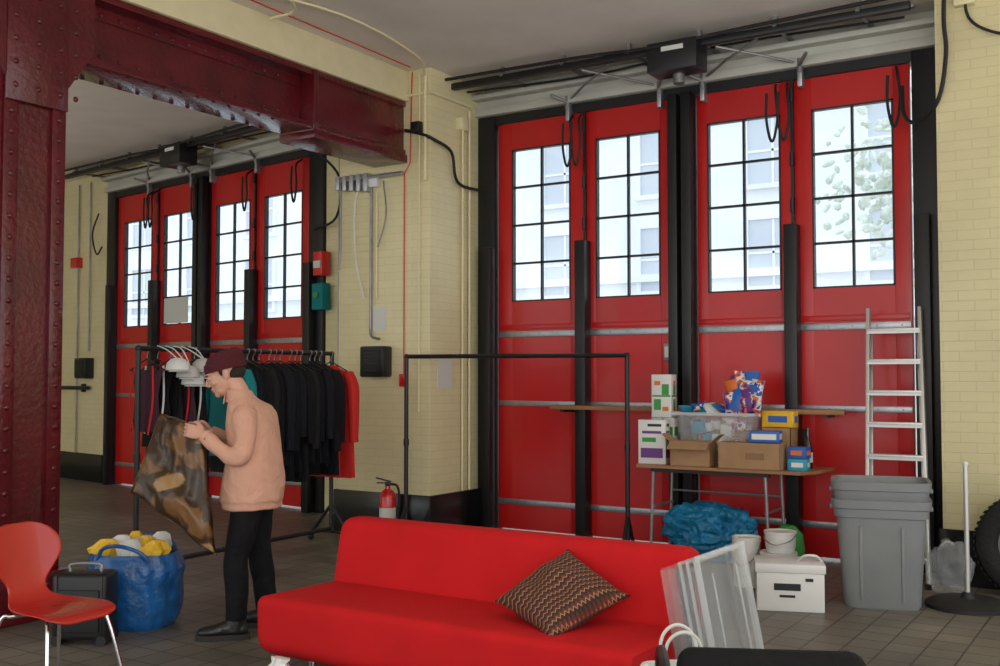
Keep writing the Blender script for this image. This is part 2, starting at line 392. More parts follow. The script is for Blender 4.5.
b=MB(); b.cyl((-6.62,8.02,2.0),(-6.62,8.02,3.45),.013,'steel'); b.cyl((-6.55,8.02,2.3),(-6.55,8.02,3.35),.009,'cream')
b.tube([(-6.62,8.02,2.0),(-6.60,8.01,1.93),(-6.5,8.01,1.90)],.013,'steel'); b.b2((-6.7,7.98,3.4),(-6.52,8.04,3.5),'white',.006)
b.tube([(-6.75,8.0,3.45),(-6.80,7.98,3.2),(-6.78,7.98,2.7),(-6.70,8.01,2.3)],.009,'white'); b.tube([(-6.45,8.0,3.45),(-6.4,7.98,3.1),(-6.5,7.98,2.8)],.008,'steel'); b.done('wall_conduit')
b=MB(); b.tube([(-6.0,3.4,4.485),(-6.0,5.6,4.485),(-6.02,6.9,4.485),(-6.05,7.9,4.485)],.006,'exred',smooth=False); b.done('ceiling_alarm_cable')
b=MB(); b.tube([(-6.12,8.025,4.48),(-6.13,8.025,4.2),(-6.14,8.025,3.6),(-6.21,8.025,3.5),(-6.21,8.025,3),(-6.21,8.025,1.56)],.006,'exred',smooth=False)
b.b2((-6.24,7.985,1.44),(-6.17,8.04,1.56),'exred',.008); b.done('fire_alarm_conduit')
b=MB(); b.tube([(-5.95,5.2,4.47),(-5.6,6.4,4.47),(-5.75,7.6,4.47),(-5.95,8.0,4.42)],.011,'cream'); b.tube([(-5.3,4.6,4.47),(-5.75,6.0,4.47),(-6.1,6.1,4.44)],.011,'cream'); b.done('ceiling_conduit')
b=MB(); b.tube([(-7.04,7.98,3.50),(-6.2,7.98,3.50)],.02,'galv'); b.tube([(-6.98,7.98,3.5),(-6.98,7.98,2.8),(-7.0,7.98,2.6)],.012,'steel',smooth=False)
for k in range(5): b.b2((-7.03+k*.09,7.95,3.40-k*.01),(-6.98+k*.09,8.04,3.54),'galv',.004)
b.done('cable_tray')
b=MB(); b.b2((-6.66,7.90,1.53),(-6.36,8.04,1.83),'black',.02); b.b2((-6.62,7.893,1.57),(-6.40,7.902,1.79),'rubber',.01)
for k in range(6): b.b2((-6.6,7.885,1.59+k*.034),(-6.42,7.895,1.598+k*.034),'black')
b.done('wall_heater')
b=MB(); b.b2((-6.60,8.03,1.98),(-6.44,8.04,2.22),'paper'); b.done('wall_notice')
b=MB(); b.b2((-5.91,8.16,1.42),(-5.902,8.40,1.70),'paper'); b.done('wall_notice')
b=MB(); b.b2((LW+.24,-.16,2.66),(LW+.40,-.04,2.94),'exred',.015); b.b2((LW+.26,-.17,2.75),(LW+.38,-.158,2.83),'paper'); b.done('alarm_box',**LB)
b=MB(); b.b2((LW+.22,-.16,2.28),(LW+.41,-.04,2.58),'teal',.015); b.cyl((LW+.31,-.165,2.45),(LW+.31,-.18,2.45),.04,'green'); b.done('call_point_box',**LB)
b=MB(); b.b2((-.95,-.15,1.50),(-.63,0,1.80),'black',.02); b.b2((-.91,-.158,1.54),(-.67,-.148,1.76),'rubber',.01); b.done('wall_heater',**LB)
b=MB(); b.tube([(-2.2,-.05,1.36),(-.7,-.05,1.36)],.028,'black'); b.b2((-.9,-.06,1.3),(-.86,0,1.42),'black'); b.done('wall_rail',**LB)
b=MB(); b.cyl((-.75,-.03,1.9),(-.75,-.03,4.4),.012,'steel'); b.cyl((-1.1,-.03,.4),(-1.1,-.03,4.4),.012,'steel'); b.b2((-1.22,-.1,3.15),(-1.02,0,3.3),'exred',.01)
b.tube([(-.45,-.06,3.9),(-.55,-.1,3.6),(-.42,-.1,3.3),(-.3,-.08,3.4)],.012,'rubber'); b.done('wall_conduit',**LB)
b=MB(); b.tube([(LW+.55,-.03,.4),(LW+.55,-.03,4.2)],.014,'steel'); b.tube([(LW+.1,-.25,4.2),(LW+.5,-.3,4.0),(LW+.75,-.2,3.7),(LW+.6,-.12,3.3),(LW+.2,-.1,3.2)],.014,'rubber'); b.done('hanging_cable',**LB)

# ---------------------------------------------------------------- riveted steel column and beam
b=MB()
b.b2((-6.60,3.86,.04),(-6.20,4.30,3.70),'column')
for y0,y1 in ((3.86,3.96),(4.20,4.30)):
    b.b2((-6.21,y0,.05),(-6.17,y1,3.7),'column',.004)
for x0,x1 in ((-6.60,-6.50),(-6.30,-6.19)):
    b.b2((x0,3.83,.05),(x1,3.87,3.7),'column',.004)
b.b2((-6.75,3.7,0),(-6.05,4.46,.05),'column',.01); b.b2((-6.66,3.78,.05),(-6.14,4.38,.28),'column',.01)
z=.4
while z<3.65:
    for y in (3.91,4.25): b.sph((-6.168,y,z),(.012,.019,.019),'column',u=10,v=6)
    for x in (-6.55,-6.24): b.sph((x,3.828,z),(.019,.012,.019),'column',u=10,v=6)
    z+=.135
for z in (.1,.2):
    for y in (3.85,3.97,4.09,4.2,4.31): b.sph((-6.138,y,z),(.012,.018,.018),'column',u=10,v=6)
for y0,y1 in ((4.30,4.50),(3.86,3.62)):
    b.poly([(-6.19,y0,3.45),(-6.19,y0,4.18),(-6.19,y1,4.18),(-6.19,y1,3.75)],(.03,0,0),'column')
b.b2((-6.19,3.86,3.3),(-6.15,4.30,4.18),'column',.004)
for z in (3.4,3.55,3.7,3.85,4.0):
    for y in (3.92,4.08,4.24,4.36): b.sph((-6.148 if y<4.3 else -6.158,y,z),(.012,.019,.019),'column',u=10,v=6)
b.done('riveted_steel_column')
b=MB()
b.b2((-6.42,-4,3.70),(-6.36,8.03,4.18),'column')
b.b2((-6.58,-4,3.68),(-6.20,8.03,3.73),'column',.004); b.b2((-6.58,-4,4.15),(-6.20,8.03,4.20),'column',.004)
b.b2((-6.36,-4,3.73),(-6.28,6.7,3.76),'column'); b.b2((-6.36,-4,3.76),(-6.34,6.7,3.84),'column'); b.b2((-6.36,-4,4.06),(-6.34,6.7,4.15),'column')
b.b2((-6.60,6.72,3.60),(-6.18,8.035,3.68),'column',.01); b.b2((-6.30,6.75,3.66),(-6.22,8.03,4.18),'column',.01); b.b2((-6.58,6.72,3.66),(-6.19,6.78,4.2),'column',.006)
y=-3.8
while y<6.6:
    b.sph((-6.335,y,3.80),(.012,.018,.018),'column',u=8,v=5); b.sph((-6.335,y,4.10),(.012,.018,.018),'column',u=8,v=5)
    b.sph((-6.24,y,3.678),(.018,.018,.01),'column',u=8,v=5); b.sph((-6.54,y,3.678),(.018,.018,.01),'column',u=8,v=5); y+=.16
b.done('steel_roof_beam')
b=MB(); b.b2((-6.60,-4,4.20),(-6.17,8.04,CH),'cream',.01); b.done('ceiling_downstand_trim')

# ---------------------------------------------------------------- outside world seen through glass
b=MB(); b.b2((-45,10.8,-.3),(25,40,-.15),'street'); b.done('street_ground')
b=MB(); b.b2((-50,26,-.15),(25,28,8.6),'facade'); b.b2((-50,25.7,8.3),(25,26,8.6),'facade'); b.b2((-50,25.8,4.05),(25,26,4.25),'facade')
for i in range(24):
    for j in range(3):
        x=-48+i*3; z=1.2+j*2.6
        b.b2((x,25.97,z),(x+1.3,26.02,z+1.7),'fwin')
        b.b2((x-.15,25.85,z-.12),(x+1.45,26,z),'facade'); b.b2((x-.12,25.9,z),(x,26,z+1.7),'facade'); b.b2((x+1.3,25.9,z),(x+1.42,26,z+1.7),'facade'); b.b2((x-.12,25.9,z+1.7),(x+1.42,26,z+1.82),'facade')
        b.b2((x+.62,25.94,z),(x+.68,25.97,z+1.7),'facade'); b.b2((x,25.94,z+.82),(x+1.3,25.97,z+.88),'facade')
b.done('street_building')
for tx,ty in ((-4.0,21),):
    b=MB(); b.tube([(0,0,-.15),(.1,0,2),(0,.1,4.5)],[.12,.10,.06],'leaf')
    for k in range(420):
        d=Vector((random.gauss(0,1),random.gauss(0,1),random.gauss(0,.8))).normalized()*random.uniform(.3,2.0)
        b.sph((d.x,d.y,5.2+d.z),(random.uniform(.05,.15),random.uniform(.05,.15),.05),'leaf',rot=(random.uniform(0,3),random.uniform(0,3),0),u=6,v=4)
    b.done('street_tree',loc=(tx,ty,0))

# ---------------------------------------------------------------- sofa
e=empty('sofa',(-2.925,4.34,0)); L=1.055
def slab(q,prof,x0,x1,mat,r=.035):
    n=len(prof); cy=sum(p[0] for p in prof)/n; cz=sum(p[1] for p in prof)/n
    t=bmesh.new(); rows=[]
    for x,s_ in ((x0,0.90),(x0+.012,.955),(x0+.035,.99),(x0+.07,1),(x1-.07,1),(x1-.035,.99),(x1-.012,.955),(x1,.90)):
        rows.append([t.verts.new((x,cy+(y-cy)*(1-(1-s_)*.5),cz+(z-cz)*s_)) for y,z in prof])
    for a,c in zip(rows[:-1],rows[1:]):
        for j in range(n): t.faces.new((a[j],a[(j+1)%n],c[(j+1)%n],c[j]))
    t.faces.new(rows[0][::-1]); t.faces.new(rows[-1]); bmesh.ops.recalc_face_normals(t,faces=t.faces); q._add(t,mat)
def rounded(poly,r,k=5):
    out=[]; n=len(poly)
    for i in range(n):
        p0=Vector(poly[i-1]);p=Vector(poly[i]);p1=Vector(poly[(i+1)%n])
        a=p+(p0-p).normalized()*r; c=p+(p1-p).normalized()*r
        for j in range(k+1):
            t=j/k; out.append(tuple(a*(1-t)**2+p*2*t*(1-t)+c*t*t))
    return out
q=MB()
slab(q,rounded([(-.42,.16),(-.43,.42),(.22,.405),(.30,.10),(-.34,.10)],.05),-L,L,'sofa'); q.done('seat',e)
q=MB()
slab(q,rounded([(.13,.38),(.20,.75),(.36,.75),(.34,.10),(.22,.10)],.055),-L+.03,L,'sofa'); q.done('back',e)
q=MB()
for x in (-.85,.85):
    for y in (-.22,.2): q.cyl((x,y,0),(x,y,.12),.022,'chrome')
q.done('legs',e)

# cushion
def pillow(q,w,th,mat,n=16):
    t=bmesh.new(); g={}
    for sgn in (1,-1):
        for i in range(n+1):
            for j in range(n+1):
                if sgn==-1 and (i in(0,n) or j in(0,n)): g[(sgn,i,j)]=g[(1,i,j)]; continue
                u=i/n*2-1; v=j/n*2-1
                h=((1-u*u)*(1-v*v))**.5
                x=u*w/2*(1-.12*(1-v*v)*(abs(u)**2)); y=v*w/2*(1-.12*(1-u*u)*(abs(v)**2))
                z=sgn*th/2*h+.04*noise.noise(Vector((u*2.0,v*2.0,sgn*3)))*h+.02*u*v
                g[(sgn,i,j)]=t.verts.new((x,y,z))
    for sgn in (1,-1):
        for i in range(n):
            for j in range(n):
                f=[g[(sgn,i,j)],g[(sgn,i+1,j)],g[(sgn,i+1,j+1)],g[(sgn,i,j+1)]]
                t.faces.new(f if sgn==1 else f[::-1])
    q._add(t,mat)
q=MB(); pillow(q,.46,.19,'cush',24); o=q.done('patterned_cushion',loc=(-2.39,4.27,.535),angle=180)
o.rotation_euler=(Euler((R(28),R(4),R(2))).to_matrix()@Euler((0,0,R(64))).to_matrix()).to_euler()

# ---------------------------------------------------------------- red shell chair
e=empty('red_shell_chair',(-4.48,3.10,0),R(4))
q=MB(); t=bmesh.new(); rows=[]
prof=[(.24,.415,.10,0),(.235,.43,.16,0),(.21,.445,.19,.0),(.14,.45,.205,.01),(.05,.445,.205,.015),(-.05,.44,.19,.02),(-.12,.445,.16,.02),(-.17,.47,.12,.01),(-.195,.52,.10,.0),(-.21,.57,.12,-.01),(-.225,.62,.175,-.02),(-.24,.68,.215,-.03),(-.255,.74,.215,-.03),(-.268,.79,.18,-.02),(-.275,.82,.12,-.01),(-.277,.83,.06,0)]
m_=12
for x,z,hw,c in prof:
    row=[]
    for j in range(m_+1):
        v=j/m_*2-1
        if z<.5: p=(x,v*hw,z+c*v*v)
        else: p=(x-c*v*v,v*hw,z)
        row.append(t.verts.new(p))
    rows.append(row)
for a,c in zip(rows[:-1],rows[1:]):
    for j in range(m_): t.faces.new((a[j],a[j+1],c[j+1],c[j]))
q._add(t,'shellred'); o=q.done('shell',e,angle=180)
s=o.modifiers.new('s','SOLIDIFY'); s.thickness=.011; s.offset=0; s=o.modifiers.new('u','SUBSURF'); s.levels=1; s.render_levels=2
q=MB()
for sx,sy in ((1,1),(1,-1),(-1,1),(-1,-1)):
    q.tube([(sx*.04,sy*.03,.425),(sx*.12,sy*.13,.42),(sx*.17,sy*.17,.38),(sx*.25,sy*.23,0.01)],.009,'chrome')
    q.cyl((sx*.25,sy*.23,0),(sx*.25,sy*.23,.02),.012,'rubber')
q.cyl((0,0,.42),(0,0,.437),.06,'chrome'); q.done('legs',e)

# ---------------------------------------------------------------- bags by the column
def sackrip(a,f1=5,f2=9,ph=0): return lambda k,th: a*math.sin(f1*th+ph+k*3)+a*.6*math.sin(f2*th-ph*2+k*5)
q=MB(); q.vloft([(0,0,0,.22,.18),(0,0,.04,.25,.20),(.01,0,.12,.265,.21),(0,0,.2,.275,.22),(-.01,0,.28,.28,.225),(.01,0,.36,.285,.23),(.0,0,.43,.27,.21),(.0,0,.455,.26,.20),(.01,0,.42,.24,.18)],'bluebag',n=64,p=2.8,rip=sackrip(.04,4,13))
for y in (-.19,.19): q.tube([(-.15,y,.42),(-.1,y*1.1,.5),(.02,y*1.25,.52),(.14,y*1.15,.48),(.18,y,.42)],.012,'bluebag')
q.done('blue_shopping_bag',loc=(-5.46,4.34,0),rz=R(25))
q=MB()
for k in range(7):
    q.loft([((-.17+.055*k,(k%3-1)*.07,.40),(.07,0,0),(0,.06,0)),((-.17+.055*k,(k%3-1)*.07,.46),(.085,.02,0),(-.02,.06,.0)),((-.16+.055*k,(k%3-1)*.08,.50+.01*(k%2)),(.05,.02,.01),(0,.03,.01)),((-.15+.055*k,(k%3-1)*.09,.52+.012*(k%3)),(.02,.01,.0),(0,.012,0))],('yellow','white','yellow','paper')[k%4],n=20,rip=sackrip(.16,4,7,k))
q.done('yellow_carrier_bags',loc=(-5.46,4.34,.02),rz=R(25))
q=MB(); q.box((0,0,.22),(.32,.20,.38),'black',bev=.03,seg=3); q.box((0,-.105,.2),(.24,.02,.24),'rubber',bev=.008)
q.tube([(-.09,0,.41),(-.08,0,.45),(.08,0,.45),(.09,0,.41)],.010,'steel')
for x in (-.13,.13): q.cyl((x,-.1,.03),(x,.1,.03),.03,'rubber'); q.box((x,-.102,.23),(.015,.012,.34),'black',bev=.003)
q.done('black_case',loc=(-5.34,3.90,0),rz=R(32))

# ---------------------------------------------------------------- clothes rails
def rail(name,p0,p1,h,r=.017):
    p0=Vector((*p0,0));p1=Vector((*p1,0)); d=(p1-p0).normalized(); n=Vector((-d.y,d.x,0)); q=MB()
    for p in (p0,p1):
        q.cyl(p+Vector((0,0,.12)),p+Vector((0,0,h)),r,'black')
        for s_ in (1,-1):
            q.tube([p+Vector((0,0,.34)),p+n*s_*.24+Vector((0,0,.06))],r*.85,'black',smooth=False)
            q.sph(p+n*s_*.24+Vector((0,0,.032)),.032,'rubber',u=10,v=8)
            q.cyl(p+n*s_*.24+Vector((0,0,.03)),p+n*s_*.24+Vector((0,0,.08)),.014,'steel')
        q.tube([p+n*.22+Vector((0,0,.09)),p-n*.22+Vector((0,0,.09))],r*.7,'black',smooth=False)
        q.sph(p+Vector((0,0,h)),r*1.25,'black',u=10,v=8)
        q.cyl(p+Vector((0,0,.9)),p+Vector((0,0,.96)),r*1.3,'black')
    q.tube([p0+Vector((0,0,h)),p1+Vector((0,0,h))],r,'black',smooth=False)
    q.tube([p0+Vector((0,0,.12)),p1+Vector((0,0,.12))],r,'black',smooth=False)
    return q.done(name)
rail('clothes_rail',(-5.95,7.73),(-3.93,8.2),1.72,.02)
rail('clothes_rail',(-6.54,5.20),(-6.63,7.47),1.75,.02)
def hanger(q,y,x0,z=1.735,tilt=0):
    q.tube([(x0+.0,y,z+.03),(x0+.02,y,z+.035),(x0+.024,y,z+.01),(x0,y,z-.03),(x0,y,z-.06)],.004,'steel',n=6)
    q.tube([(x0-.20,y,z-.15),(x0,y,z-.06),(x0+.20,y,z-.15)],.006,'black',n=6,smooth=False)
    q.tube([(x0-.20,y,z-.15),(x0+.20,y,z-.15)],.004,'black',n=6,smooth=False)
def garment(q,y,mat,x0,length=1.0,z=1.70,w=.21,seed=0,sleeve=.62):
    rnd=random.Random(seed); ph=rnd.uniform(0,6); tw=rnd.uniform(-.02,.02)
    rs=[(x0,y,z-.04,.05,.025),(x0,y,z-.07,.09,.04),(x0,y,z-.11,w*.85,.045),(x0,y,z-.16,w,.05),(x0,y+tw,z-.3,w*.96,.055),(x0,y+tw,z-.5,w*.93,.055),(x0,y-tw,z-.75,w*1.0,.055),(x0,y-tw,z-length,w*1.08,.05)]
    q.vloft(rs,mat,n=40,p=2.4,rip=lambda k,th:(.10*math.sin(7*th+ph)+.07*math.sin(11*th-ph))*min(1,k*1.3))
    if sleeve:
        for s_ in (-1,1):
            q.tube([(x0+s_*w*.86,y,z-.12),(x0+s_*(w+.035),y-.015,z-.24),(x0+s_*(w+.05),y-.02,z-.45),(x0+s_*(w+.045),y-.01,z-.12-sleeve)],[.05,.055,.05,.04],mat,n=10)
q=MB()
ms=['cblack','cnavy','cblack','cgrey','cblack','cnavy']
y=6.15;i=0
while y<7.28:
    xx=-6.57-.02*math.sin(i*2.1); hanger(q,y,xx)
    garment(q,y,ms[i%6],xx,length=.90+.18*random.random(),w=.200+.03*random.random(),seed=i,z=1.69,sleeve=.55+.15*random.random()); y+=.085; i+=1
q.done('hanging_black_jackets')
q=MB(); hanger(q,7.40,-6.58); garment(q,7.39,'cred',-6.56,1.07,w=.235,seed=77,z=1.68); q.done('hanging_red_jacket')
q=MB()
for k,(yy,mm,l) in enumerate(((5.30,'cmar',.58),(5.40,'cblack',.70),(5.52,'cgrey',.74),(5.64,'cmar',.66),(5.76,'cblack',.78))):
    hanger(q,yy,-6.56); 
    q.vloft([(-6.56,yy,1.58,.17,.02),(-6.56,yy,1.54,.15,.03),(-6.56,yy,1.4,.12,.035),(-6.56,yy,1.25,.14,.04),(-6.56,yy,1.70-l,.17,.04)],mm,n=30,p=2.3,rip=sackrip(.06,6,9,k))
    for s_ in (-1,1): q.tube([(-6.56+s_*.10,yy-.03,1.62),(-6.56+s_*.13,yy-.05,1.35),(-6.56+s_*.08,yy-.05,1.10)],.008,('cred','white','cblack')[k%3],n=6)
q.done('hanging_vests')
q=MB()
for k in range(5):
    yy=5.37+k*.075; c=(-6.30+.03*(k%2),yy,1.62-.055*(k%3))
    q.loft([((c[0],yy,c[2]+.06),(.01,0,0),(0,.01,0)),((c[0],yy,c[2]+.05),(.055,0,0),(0,.05,0)),((c[0],yy,c[2]+.02),(.085,0,0),(0,.078,0)),((c[0],yy,c[2]-.03),(.095,0,0),(0,.086,0)),((c[0],yy,c[2]-.035),(.085,0,0),(0,.078,0))],('white','cpale')[k%2],n=20)
    q.vloft([(c[0]+.07,yy-.04,c[2]-.035,.085,.07),(c[0]+.08,yy-.05,c[2]-.045,.09,.07)],'paper',n=16)
    q.tube([(-6.53,yy,1.775),(-6.42,yy,1.74),(c[0],yy,c[2]+.05)],.005,'white',n=6)
q.done('white_caps')
q=MB(); hanger(q,6.08,-6.52); garment(q,6.07,'teal',-6.50,.80,w=.22,seed=5,z=1.69,sleeve=.40)
q.loft([((-6.28,5.92,1.50),(.06,0,0),(0,.05,0)),((-6.26,5.90,1.40),(.08,.02,0),(0,.06,0)),((-6.27,5.92,1.28),(.09,0,0),(0,.05,0)),((-6.30,5.93,1.12),(.07,0,0),(0,.04,0))],'teal',n=24,rip=sackrip(.14,5,8,2))
q.done('hanging_teal_top')

# ---------------------------------------------------------------- table with donated goods
TH=.80; e=empty('folding_table',(0,0,0))
q=MB(); q.poly([(-3.98,8.66,TH-.025),(-2.30,8.66,TH-.025),(-2.34,8.30,TH-.025),(-2.42,8.10,TH-.025),(-3.80,8.10,TH-.025)],(0,0,.025),'ply'); q.done('top',e)
q=MB()
for x,dx in ((-3.68,1),(-2.72,-1)):
    for yy in (8.18,8.58):
        q.tube([(x,yy,TH-.03),(x+dx*-.03,yy,.02)],.014,'steel',smooth=False); q.cyl((x-dx*.03,yy,0),(x-dx*.03,yy,.03),.018,'rubber')
    q.tube([(x,8.18,.45),(x,8.58,.45)],.010,'steel',smooth=False)
q.tube([(-3.68,8.58,.55),(-2.72,8.58,.55)],.010,'steel',smooth=False)
q.b2((-3.70,8.16,TH-.06),(-2.68,8.19,TH-.025),'black'); q.b2((-3.70,8.57,TH-.06),(-2.68,8.60,TH-.025),'black'); q.done('legs',e)
T=TH+.001
def carton(name,x,y,z,w,d,h,mat,marks=(),rz=0):
    q=MB(); q.box((0,0,h/2),(w,d,h),mat,bev=.003)
    for (mx,mz,mw,mh,mm) in marks: q.box((mx*w,-d/2-.0015,mz*h),(mw*w,.003,mh*h),mm); q.box((w/2+.0015,0,mz*h),(.003,d*mw,mh*h),mm)
    q.box((0,0,h+.0005),(w*.98,d*.04,.002),'cardd'); return q.done(name,loc=(x,y,z),rz=rz)
carton('cereal_box',-3.70,8.24,T,.24,.12,.37,'white',((0,.25,.8,.22,'purple'),(-.1,.55,.5,.10,'green'),(0,.72,.7,.06,'purple'),(.1,.88,.5,.06,'black')),R(6))
carton('juice_carton',-3.76,8.48,T,.10,.10,.38,'white',((0,.3,.8,.2,'green'),(0,.7,.8,.2,'green')))
carton('juice_carton',-3.65,8.48,T,.10,.10,.38,'white',((0,.3,.8,.2,'orange'),(0,.7,.8,.2,'green')))
carton('drinks_multipack',-3.71,8.48,T+.383,.18,.14,.37,'white',((-.2,.3,.35,.25,'green'),(.2,.65,.35,.25,'green'),(-.2,.8,.3,.10,'orange'),(.2,.2,.3,.10,'orange'),(0,.5,.9,.04,'green')),R(4))
q=MB(); q.vloft([(0,0,0,.36*.85,.15),(0,0,.02,.31,.155),(0,0,.40,.34,.18),(0,0,.402,.365,.20),(0,0,.43,.365,.20),(0,0,.43,.335,.175),(0,0,.40,.33,.17),(0,0,.03,.30,.15)],'clear3',n=32,p=8,cap=False)
q.box((0,0,.01),(.58,.28,.005),'clear2')
for s_ in (-1,1): q.box((0,s_*.20,.425),(.72,.012,.025),'clear'); q.box((s_*.36,0,.425),(.012,.40,.025),'clear')
q.done('plastic_storage_bin',loc=(-3.20,8.48,T))
q=MB()
for k in range(30):
    q.box((random.uniform(-.2,.2),random.uniform(-.07,.07),.06+.010*k),(random.uniform(.1,.16),.07,random.uniform(.07,.11)),('snack','card','card','white','paper','cyan','snack','paper','card','white')[k%10],rot=(random.uniform(-.2,.2),random.uniform(-.3,.3),random.uniform(-.4,.4)),bev=.012)
q.done('packaged_food',loc=(-3.20,8.48,T+.0))
def packet(q,c,w,h,mat,rot):
    mx=Matrix.Translation(c)@Euler(rot).to_matrix().to_4x4(); old=q.X; q.X=old@mx
    q.loft([((0,0,-h/2),(w/2,0,0),(0,.004,0)),((0,0,-h*.44),(w*.49,0,0),(0,.008,0)),((0,0,-h*.2),(w*.47,0,0),(0,.03,0)),((0,0,h*.2),(w*.47,0,0),(0,.03,0)),((0,0,h*.44),(w*.49,0,0),(0,.008,0)),((0,0,h/2),(w/2,0,0),(0,.004,0))],mat,n=20); q.X=old
q=MB()
for k in range(14):
    packet(q,(-.08+.05*(k%5),-.07+.045*(k//5),.09+.035*(k%2)+.07*(k//5)),.12,.19,('snack','blue','snack','purple','snack','orange','blue')[k%7],(random.uniform(-.3,.3),random.uniform(-.3,.3),random.uniform(-.6,.6)))
q.done('snack_packets',loc=(-2.99,8.46,T+.42))
q=MB()
for k in range(7): packet(q,(-.15+.055*k,.03*(k%2),.03+.01*(k%3)),.13,.13,('cyan','blue','snack','cyan','paper')[k%5],(1.0+random.uniform(-.3,.3),random.uniform(-.4,.4),k))
q.done('snack_packets',loc=(-3.34,8.46,T+.425))
def openbox(name,x,y,w,d,h,rz,flaps=True):
    q=MB(); t=.006
    q.box((0,0,t/2),(w,d,t),'card')
    for s_ in (-1,1):
        q.box((s_*(w/2-t/2),0,h/2),(t,d,h),'card'); q.box((0,s_*(d/2-t/2),h/2),(w,t,h),'card')
        if flaps: 
            q.box((0,s_*(d/2+.045),h-.025),(w*.98,.11,t),'card',rot=(-s_*.6,0,0)); q.box((s_*(w/2+.035),0,h+.03),(.10,d*.96,t),'card',rot=(0,-s_*.7,0))
    if not flaps: q.box((0,0,h-.004),(w*.97,d*.97,t),'card'); q.box((0,0,h),(w*.98,.05,.002),'cardd'); q.box((.1*w,-d/2-.001,h*.5),(w*.3,.003,h*.25),'cardd')
    return q.done(name,loc=(x,y,T),rz=rz)
openbox('cardboard_box',-3.33,8.19,.34,.16,.20,R(3))
openbox('cardboard_box',-2.83,8.19,.50,.18,.21,R(2),False)
openbox('cardboard_box',-2.70,8.50,.24,.20,.32,0,False)
carton('biscuit_box',-2.72,8.20,T+.216,.24,.14,.09,'blue',((0,.5,.8,.5,'white'),),R(8))
carton('chocolate_bar_box',-2.69,8.48,T+.325,.27,.10,.13,'yellow',((0,.5,.6,.4,'blue'),),R(-6))
carton('tea_box',-2.475,8.26,T,.15,.12,.09,'cyan',((0,.5,.6,.4,'white'),),R(5))
carton('tea_box',-2.475,8.27,T+.093,.15,.12,.09,'blue',((0,.5,.6,.4,'orange'),),R(-4))
q=MB(); q.vloft([(0,0,0,.036,.036),(0,0,.16,.037,.037),(0,0,.20,.03,.03),(0,0,.235,.014,.014),(0,0,.30,.013,.013),(0,0,.302,.016,.016),(0,0,.325,.016,.016)],'bottle',n=20); q.vloft([(0,0,.05,.0375,.0375),(0,0,.13,.0378,.0378)],'paper',n=20)
q.done('sauce_bottle',loc=(-2.46,8.46,T))
q=MB(); q.vloft([(0,0,0,.04,.04),(0,0,.14,.04,.04),(0,0,.16,.02,.02),(0,0,.30,.018,.018),(0,0,.31,.02,.02)],'bottle',n=18); q.done('glass_bottle',loc=(-2.52,8.56,T))

# blue sleeping bag under table
q=MB(); t=bmesh.new(); bmesh.ops.create_icosphere(t,subdivisions=6,radius=1)
for v in t.verts:
    n_=v.co.normalized(); a=noise.noise(n_*1.6+Vector((3,1,2))); 
    ridge=1-abs(noise.noise(n_*2.6+Vector((a*2,5,1))))*2.2; r2=1-abs(noise.noise(n_*6+Vector((ridge,2,7))))*2
    k=1+.30*a+.16*ridge+.07*r2
    z=n_.z*k*.235+.24; v.co=Vector((n_.x*k*.32,n_.y*k*.21,max(z,.002)))
q._add(t,'bluesleep'); q.done('blue_sleeping_bag',loc=(-3.26,8.38,0),angle=180)
q=MB(); q.vloft([(0,0,0,.10,.08),(0,0,.15,.12,.10),(0,0,.28,.11,.08),(0,0,.34,.05,.04)],'green',n=24,rip=sackrip(.08)); q.done('green_carrier_bag',loc=(-2.62,8.44,0))

# paint tubs, white archive box
def tub(name,x,y,z,r,h):
    q=MB(); q.vloft([(0,0,0,r*.9,r*.9),(0,0,h*.9,r,r),(0,0,h*.9,r*1.05,r*1.05),(0,0,h,r*1.05,r*1.05),(0,0,h,r*.9,r*.9),(0,0,h*.97,r*.88,r*.88)],'white',n=28)
    q.vloft([(0,0,h*.25,r*.955,r*.955),(0,0,h*.7,r*.99,r*.99)],'paper',n=28)
    q.tube([(-r*1.05,0,h*.85),(-r*.8,-r*.7,h*.6),(0,-r*1.25,h*.45),(r*.8,-r*.7,h*.6),(r*1.05,0,h*.85)],.004,'steel',n=6); q.done(name,loc=(x,y,z))
tub('paint_tub',-2.40,7.50,0,.125,.28); tub('paint_tub',-2.38,7.48,.283,.11,.15); tub('paint_tub',-2.66,7.56,0,.10,.36)
q=MB(); q.box((0,0,.145),(.43,.32,.29),'white',bev=.006); q.box((0,0,.28),(.45,.34,.06),'white',bev=.008)
q.box((-.02,-.162,.16),(.17,.004,.045),'black'); q.box((-.02,-.162,.10),(.10,.004,.016),'black')
q.box((.12,-.162,.21),(.05,.004,.02),'black'); q.tube([(.06,0,.31),(.10,-.05,.35),(.17,-.05,.35),(.21,0,.31)],.008,'white'); q.done('white_archive_box',loc=(-2.18,7.03,0),rz=R(20))

# grey bins
def gbin(q,z,k=1,body=True):
    pr=[(.235,.19,0),(.245,.20,.02),(.285,.235,.60),(.30,.25,.605),(.305,.255,.66),(.315,.265,.665),(.32,.27,.72),(.295,.245,.72),(.24,.19,.06)]
    if not body: pr=[(.285,.235,.58)]+pr[3:8]+[(.28,.23,.56)]
    q.vloft([(0,0,z+c,a*k,b_*k) for a,b_,c in pr],'bingrey',n=56,p=6)
    for s_ in (-1,1): q.box((s_*.31*k,0,z+.655),(.04,.16,.03),'bingrey',bev=.008)
    if body:
        for s_ in (-1,1): q.box((s_*.13,-.215,z+.3),(.02,.02,.5),'bingrey',bev=.006,rot=(.07,0,0))
q=MB(); gbin(q,0); gbin(q,.12,1.0,False); q.done('grey_rubbish_bin',loc=(-1.68,7.46,0),rz=R(14))

